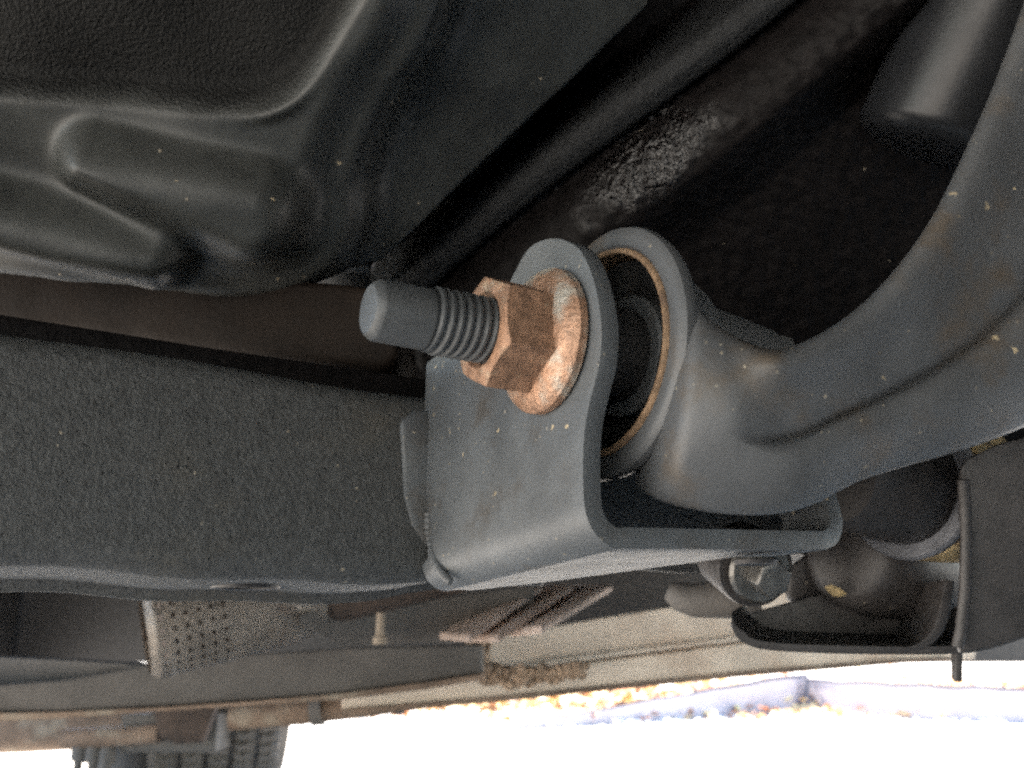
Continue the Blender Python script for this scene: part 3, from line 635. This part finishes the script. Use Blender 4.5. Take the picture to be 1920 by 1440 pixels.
# ------------------------------------------------------------------ planting bed edging, leaves, pebbles beyond the vehicle
def G(px, py, z=0): return on(px, py, Vector((0, 0, z)), ZUP)
corner = G(1516, 1342)
def edging(name, label, pts, h, fade=(1, 1)):
    base = [G(x, y) for x, y in pts]; t = thing(name, label, 'edging', base[0], 'plastic strips edging the planting bed')
    sp = [Vector(p) for p in spline([tuple(p) for p in base], 10)]; rings = []
    for i, p in enumerate(sp):
        tg = (sp[min(i + 1, len(sp) - 1)] - sp[max(i - 1, 0)]).normalized(); nn = Vector((-tg.y, tg.x, 0)) * .002; hh = h * (1 + .02 * math.sin(i * .6)) * (fade[0] + (fade[1] - fade[0]) * i / (len(sp) - 1))
        rings.append([p - nn - ZUP * .03, p + nn - ZUP * .03, p + nn + ZUP * hh, p - nn + ZUP * hh])
    loft('strip', rings, 'edging_plastic', t); tube('top_bead', [r[2] + ZUP * .004 for r in rings], [.0078 * min(1, .15 + fade[0] + (fade[1] - fade[0]) * i / (len(rings) - 1)) for i in range(len(rings))], 'edging_bead', t, 12)
    return t
edging('bed_edging', 'grey plastic edging strip rising to the pointed joint, leaf litter behind it', [(900, 1372), (1060, 1364), (1180, 1356), (1300, 1349), (1400, 1344), (1514, 1338)], .150, (.03, 1))
edging('bed_edging', 'grey plastic edging strip running away from the joint beside bare pale gravel', [(1520, 1338), (1600, 1344), (1700, 1349), (1800, 1353), (1920, 1357), (2100, 1362)], .125, (1.05, .9))
jp = thing('edging_joint', 'dark upright joint post where the two edging strips meet', 'post', G(1517, 1340))
lathe('post', G(1517, 1340), ZUP, [(-.02, 0), (-.02, .011), (.15, .011), (.158, .007), (.16, 0)], 'edging_bead', jp, 20)
# bed behind the edging: slightly raised, leaf covered
edge_y = corner.y
def leaf_mesh(name, mi):
    bm = bmesh.new(); L = .05; pr = [(0, 0), (.25, .35), (.5, .48), (.75, .33), (1, 0)]; mid = []; lf = []; rt = []
    for t, wv in pr:
        mid.append(bm.verts.new((t * L, 0, .006 * math.sin(t * 3)))); lf.append(bm.verts.new((t * L, wv * L * .7, .016 * wv + .006 * math.sin(t * 4 + mi)))); rt.append(bm.verts.new((t * L, -wv * L * .7, .012 * wv + .007 * math.sin(t * 3.3 + 2 * mi))))
    for k in range(4):
        bm.faces.new((mid[k], mid[k + 1], lf[k + 1], lf[k])); bm.faces.new((rt[k], rt[k + 1], mid[k + 1], mid[k]))
    bmesh.ops.remove_doubles(bm, verts=bm.verts, dist=1e-5)
    me = bpy.data.meshes.new(name); bm.to_mesh(me); bm.free(); me.materials.append(M['leaf_%d' % mi])
    for p in me.polygons: p.use_smooth = True
    return me
LM = [leaf_mesh('leaf_shape', i) for i in range(6)]
def litter(name, label, n, fn, size):
    V_, F_, MI = [], [], []
    for k in range(n):
        c, s = fn(); lm = LM[random.choices(range(6), (3, 4, 2, 4, 2, 2))[0]]; mi = LM.index(lm)
        R3 = Matrix.Rotation(random.uniform(0, 6.28), 3, 'Z') @ Matrix.Rotation(random.uniform(-.7, .7), 3, 'X') @ Matrix.Rotation(random.uniform(-.5, .5), 3, 'Y')
        b = len(V_)
        for v in lm.vertices: V_.append(c + R3 @ (v.co * s))
        for p in lm.polygons: F_.append([b + i for i in p.vertices]); MI.append(mi)
    me = bpy.data.meshes.new(name); me.from_pydata(V_, [], F_)
    for i in range(6): me.materials.append(M['leaf_%d' % i])
    me.polygons.foreach_set('material_index', MI); me.polygons.foreach_set('use_smooth', [True] * len(F_))
    o = bpy.data.objects.new(name, me); COL.objects.link(o); return tag(o, label, 'leaf litter', kind='stuff')
def beyond():
    x = random.uniform(-1.2, 4.2); y = edge_y + .03 + random.expovariate(1 / 1.0); return Vector((x, min(y, edge_y + 5), random.uniform(.0, .06))), random.uniform(.7, 1.6)
litter('leaf_litter', 'orange and tan fallen leaves lying thick behind the edging', 5200, beyond, 1)
def infront():
    x = random.uniform(-1.0, 3.6); y = edge_y - abs(random.gauss(0, .14)) - .01; return Vector((x, y, random.uniform(.004, .03))), random.uniform(.6, 1.2)
litter('scattered_leaves', 'pale dry leaves and bits gathered along the foot of the edging', 420, infront, 1)
# pebbles along the foot of the edging
bm = bmesh.new()
for k in range(1500):
    x = random.uniform(-1.2, 3.8); y = edge_y - abs(random.gauss(0, .35)) + .05; r = random.uniform(.006, .02)
    bmesh.ops.create_icosphere(bm, subdivisions=1, radius=r, matrix=Matrix.Translation((x, y, r * .4)) @ Matrix.Diagonal((1, random.uniform(.6, 1), .6, 1)))
pe = from_bm('gravel', bm, 'pebble', weld=False); tag(pe, 'pale pebbles strewn in front of the edging', 'gravel', kind='stuff')
for px, py, lab, mi in ((1145, 1340, 'single orange brown leaf lying flat on the white gravel', 2), (1610, 1330, 'pale cream leaf hooked over the edging beside the joint post', 3), (1680, 1322, 'large curled cream leaf leaning on the edging strip', 3)):
    o = bpy.data.objects.new('fallen_leaf', LM[mi]); COL.objects.link(o); o.location = G(px, py + 8) + ZUP * (.012 if mi == 2 else .03); o.scale = (1.7 if mi == 3 else 1.1,) * 3
    o.rotation_euler = (random.uniform(.4, 1.2) if mi == 3 else .1, -.6 if mi == 3 else 0, random.uniform(0, 6)); tag(o, lab, 'leaf')
